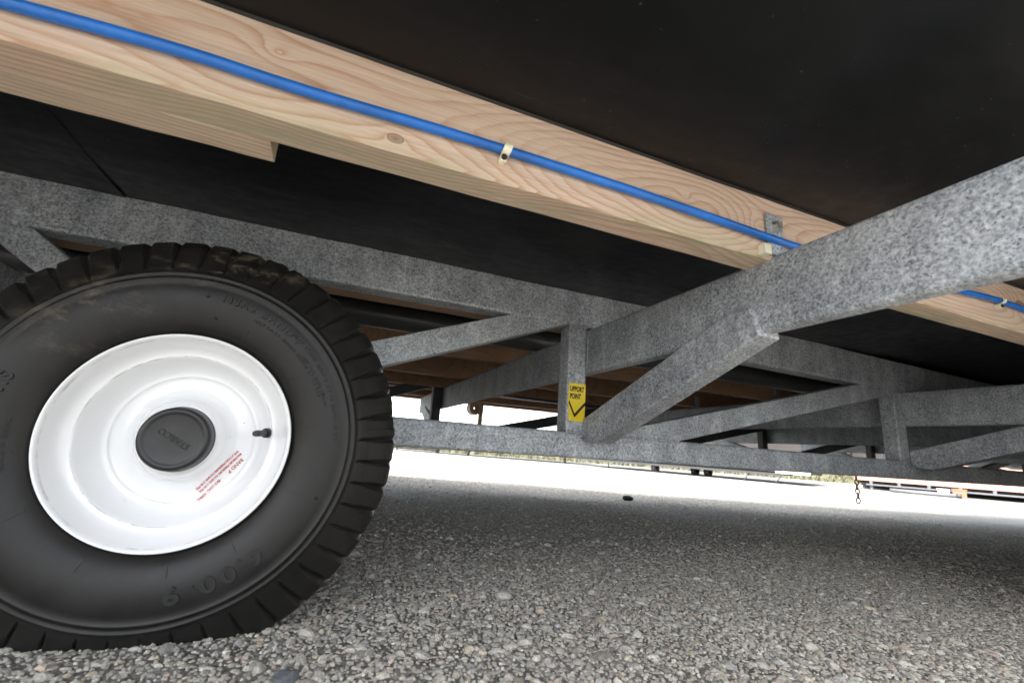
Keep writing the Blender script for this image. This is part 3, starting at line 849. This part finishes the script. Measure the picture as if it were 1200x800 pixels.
# ------------------------------------------------------------------ hanging chain
chain = thing('hanging_chain', 'short rusty chain hanging below the bottom chord at the right', 'chain', (1.54, .955, -.012))
def link_mesh():
    bm = bmesh.new(); pts = []
    for k in range(17):
        a = 2 * math.pi * k / 16; pts.append((.0048 * math.cos(a), 0, .0085 * math.sin(a)))
    tube_bm(bm, pts, .0017, 6, caps=False); me = bpy.data.meshes.new('chain_link'); bm.to_mesh(me); bm.free(); me.materials.append(RUST); return me
lm = link_mesh()
for k in range(6):
    o = bpy.data.objects.new('chain_link', lm); COL.objects.link(o); o.parent = chain
    o.location = (.0008 * math.sin(k * 2.), 0, -.006 - .0135 * k); o.rotation_euler = (0, .08 * math.sin(k), (k % 2) * math.pi / 2 + .3)

# ------------------------------------------------------------------ small things on the ground
def lump(name, x, y, r, mat, label, cat, seed, flat=.6):
    v, f = ico(2); rr = np.random.default_rng(seed)
    for _ in range(10):
        d = rr.normal(size=3); d /= np.linalg.norm(d); h = rr.uniform(.55, .85); t = v @ d; v = v - np.maximum(t - h, 0)[:, None] * d
    v = v * np.array((r * 1.3, r, r * flat)); z = gh(x, y)
    me = bpy.data.meshes.new(name); me.from_pydata((v + np.array((x, y, z + r * flat * .5))).tolist(), [], f.tolist())
    return tag(link(name, me, mat, None, (x, y, z)), label, cat)
lump('dirt_clod', 2.30, 3.18, .045, CLOD, 'small black clod lying at the edge of the sunlit gravel', 'clod', 5)
E_STONE = simple('pale_granite', (.40, .385, .345), .85, 0, .2, 300)
D_STONE = simple('dark_basalt', (.085, .09, .10), .8, 0, .25, 300)
lump('large_stone', .328, .815, .0135, E_STONE, 'large pale stone standing proud of the gravel near the middle bottom', 'stone', 8, .75)
lump('dark_stone', -.004, .565, .011, D_STONE, 'dark blue grey stone on the gravel below the tyre', 'stone', 9, .7)

# ------------------------------------------------------------------ drain stub under the far edge
TAN = simple('tan_pipe', (.48, .36, .26), .6, 0, .2, 40)
dp = tube('drain_pipe', [(.99, 3.12, .08), (.995, 3.12, .292)], .017, TAN, cabin, 14)
bm = bmesh.new()
lathe_bm(bm, [(.016, -.03), (.046, -.03), (.048, -.02), (.048, .05), (.044, .055), (.016, .055)], (.94, 3.10, .255), 32); from_bm('pipe_trap', bm, TAN, dp, smooth=False)

# ------------------------------------------------------------------ other cabins across the yard
def slab(name, a, b, depth, z0, z1, mat, parent, off=0.):
    """box whose front face runs from a to b, going back by depth"""
    a = Vector((a[0], a[1], 0)); b = Vector((b[0], b[1], 0)); t = (b - a).normalized(); n = Vector((-t.y, t.x, 0))
    if n.dot(a) < 0: n = -n
    a = a + n * off; b = b + n * off
    bm = bmesh.new(); c = [a, b, b + n * depth, a + n * depth]
    bm_prism(bm, [(q.x, q.y) for q in c], 'z', z0, z1); return from_bm(name, bm, mat, parent)
def far_leg(parent, x, y, z1, dx, dy, r=.05, name='prop_leg'):
    tube(name, [(x, y, z1), (x + dx, y + dy, gh(x, y))], r, DARKST, parent, 8)
def far_wheel(parent, x, y, z, r, t):
    bm = bmesh.new(); lathe_bm(bm, [(.3 * r, 0), (.92 * r, 0), (r, .03), (r, .17), (.92 * r, .2), (.3 * r, .2)], (x, y, z), 24); return from_bm('wheel', bm, BLACKR, parent)

A0, A1 = (2.3, 24.3), (12.2, 20.6)
ca = thing('white_cabin', 'white clad cabin across the yard seen through the gap right of the tyre', 'cabin', (7, 22.5, gh(7, 22.5)), 'other cabins across the yard')
for k in range(10): slab('cladding_board', A0, A1, .06, -.05 + k * .26, .205 + k * .26, WALLW, ca, off=-.01 * (k % 2))
slab('wall', A0, A1, 4., -.04, 2.56, WALLW, ca, off=.08)
slab('roof', A0, A1, 4.4, 2.57, 2.75, ROOFM, ca, off=-.2)
slab('door_panel', (10.3, 21.29), (11.4, 20.88), .05, .45, 2.35, GREYP, ca, off=-.06)
slab('chassis_beam', A0, A1, .12, -.20, -.06, DARKST, ca, off=.5)
slab('chassis_rail', (2.6, 24.3), (5.3, 23.3), .1, -.43, -.36, DARKST, ca, off=.3)
far_leg(ca, 5.4, 23.6, -.06, -.05, 0, .09); far_leg(ca, 7.1, 23.2, -.06, -.22, .1); far_leg(ca, 3.4, 24.3, -.06, 0, 0, .03); far_leg(ca, 11.6, 21.4, -.06, 0, 0)
B0, B1 = (11.2, 19.6), (15.95, 11.4)
cb = thing('white_trailer_cabin', 'white cabin on a low dark trailer with slanting prop legs and small wheels', 'cabin', (13.8, 15.5, gh(13.8, 15.5)), 'other cabins across the yard')
slab('chassis_beam', B0, (15.55, 12.1), .12, -.33, -.25, DARKST, cb)
slab('chassis_beam', B0, (15.55, 12.1), .12, -.33, -.25, DARKST, cb, off=1.8)
slab('skirting', B0, (15.4, 12.35), .08, -.17, .47, WALLW, cb, off=-.02)
slab('end_skirting', (15.41, 12.33), B1, .08, -.245, .47, WALLW, cb, off=-.02)
slab('wall', B0, B1, 3.2, -.24, 2.3, DARKCLAD, cb, off=.065)
slab('roof', B0, B1, 3.5, 2.31, 2.45, ROOFM, cb, off=-.15)
for q in range(9): 
    t = q / 9.; slab('cross_member', (11.3 + 4.2 * t, 19.5 - 7.3 * t), (11.38 + 4.2 * t, 19.36 - 7.3 * t), 2.5, -.33, -.25, DARKST, cb)
far_wheel(cb, 14.45, 15.2, -.43, .17, 0); far_wheel(cb, 13.3, 16.3, -.43, .17, 0); far_wheel(cb, 14.7, 14.75, -.43, .17, 0)
far_leg(cb, 15.05, 13.15, -.3, -.2, .1, .03); far_leg(cb, 15.55, 12.2, -.3, -.22, .1, .03); far_leg(cb, 12.0, 18.1, -.3, .1, .0, .03)
C0, C1 = (19.5, 12.15), (25.2, .6)
cc = thing('salmon_cabin', 'salmon pink skirted building on a raised frame at the far right', 'cabin', (22, 7, gh(22, 7)), 'other cabins across the yard')
slab('skirting', C0, C1, .15, -.30, .46, SALMON, cc)
slab('wall', C0, C1, 4., .475, 2.6, DARKCLAD, cc, off=.1)
slab('window_panel', (21.9, 7.3), (22.6, 5.9), .1, .62, 1.9, WALLW, cc, off=-.03)
slab('roof', C0, C1, 4.5, 2.61, 2.8, ROOFM, cc, off=-.2)
slab('chassis_beam', C0, C1, .2, -.42, -.31, DARKST, cc, off=.7)
slab('back_panel', C0, C1, .1, -.85, -.31, DARKST, cc, off=2.6)
slab('rail', (19.25, 11.6), (24.9, .5), .06, -.455, -.405, GREYPIPE, cc, off=-.1)
for q in range(16):
    t = q / 15.; slab('rail_post', (19.3 + 5.5 * t, 11.5 - 10.8 * t), (19.34 + 5.5 * t, 11.42 - 10.8 * t), .05, -.74 if q % 5 == 0 else -.40, -.31, GREYPIPE, cc, off=-.03)
pl = thing('pale_crate', 'small pale box under the salmon building', 'box', (19.75, 9.5, gh(19.75, 9.5)))
slab('crate_body', (19.72, 9.62), (19.85, 9.36), .3, gh(19.7, 9.5), gh(19.7, 9.5) + .22, PALEBOX, pl); slab('crate_lid', (19.71, 9.64), (19.86, 9.34), .33, gh(19.7, 9.5) + .222, gh(19.7, 9.5) + .26, PALEBOX, pl, off=-.015)
oc = thing('orange_crate', 'orange brown box beside the pale one under the salmon building', 'box', (19.9, 9.2, gh(19.9, 9.2)))
slab('crate_body', (19.87, 9.28), (20.02, 8.98), .3, gh(19.9, 9.2), gh(19.9, 9.2) + .25, ORANGE, oc); slab('crate_lid', (19.86, 9.30), (20.03, 8.96), .32, gh(19.9, 9.2) + .252, gh(19.9, 9.2) + .29, ORANGE, oc, off=-.01)
pp = thing('grey_pipe', 'long grey pipe lying on the gravel before the salmon building', 'pipe', (19.5, 9.7, gh(19.5, 9.7)))
tube('pipe_body', [(19.05, 10.7, gh(19.05, 10.7) + .07), (19.75, 9.05, gh(19.75, 9.05) + .07)], .065, GREYPIPE, pp, 12)
tube('pipe_collar', [(19.72, 9.12, gh(19.75, 9.05) + .07), (19.77, 9.0, gh(19.75, 9.05) + .07)], .075, DARKST, pp, 12)

# ------------------------------------------------------------------ grassy bank behind the yard
def bank():
    V, F = [], []; na, nr = 160, 18; rr = np.random.default_rng(4)
    for i in range(na + 1):
        a = math.radians(-25 + 125 * i / na)
        for j in range(nr + 1):
            t = j / nr; d = 31 + 16 * t; x, y = d * math.sin(a), d * math.cos(a)
            h = 3.2 * (t * t * (3 - 2 * t)) * (1 + .15 * math.sin(a * 23) + .1 * math.sin(a * 61 + 1))
            n = rr.normal() * .09 * min(1, j)
            V.append((x, y, float(gz(x, y)) - .02 + h + n))
    for i in range(na):
        for j in range(nr):
            q = i * (nr + 1) + j; F.append((q, q + nr + 1, q + nr + 2, q + 1))
    o = mesh_obj('grass_bank', V, F, GRASS); o['kind'] = 'structure'
bank()
def tufts():
    for name, n, d0, d1, hh, ww, mat, sd in (('long_grass', 9000, 30.4, 36, (.10, .32), (.03, .1), GRASS, 6), ('hedge', 16000, 36, 46, (.3, 2.6), (.12, .3), HEDGE, 9)):
        V, F = [], []; rr = np.random.default_rng(sd)
        for _ in range(n):
            a = math.radians(rr.uniform(-5, 80)); d = rr.uniform(d0, d1); t = max(0, (d - 31) / 16)
            x, y = d * math.sin(a), d * math.cos(a); z = float(gz(x, y)) + 3.2 * t * t * (3 - 2 * t)
            h = rr.uniform(*hh); w_ = rr.uniform(*ww); b = rr.uniform(0, 6.28); k = len(V)
            if name == 'hedge': z += rr.uniform(0, 2.4) * (.7 + .3 * math.sin(a * 40)); h = w_ * 1.6
            V += [(x - w_ * math.cos(b), y - w_ * math.sin(b), z - .05), (x + w_ * math.cos(b), y + w_ * math.sin(b), z - .05), (x + rr.normal() * .12, y + rr.normal() * .12, z + h)]
            F.append((k, k + 1, k + 2))
        o = mesh_obj(name, V, F, mat); o['kind'] = 'stuff'
tufts()
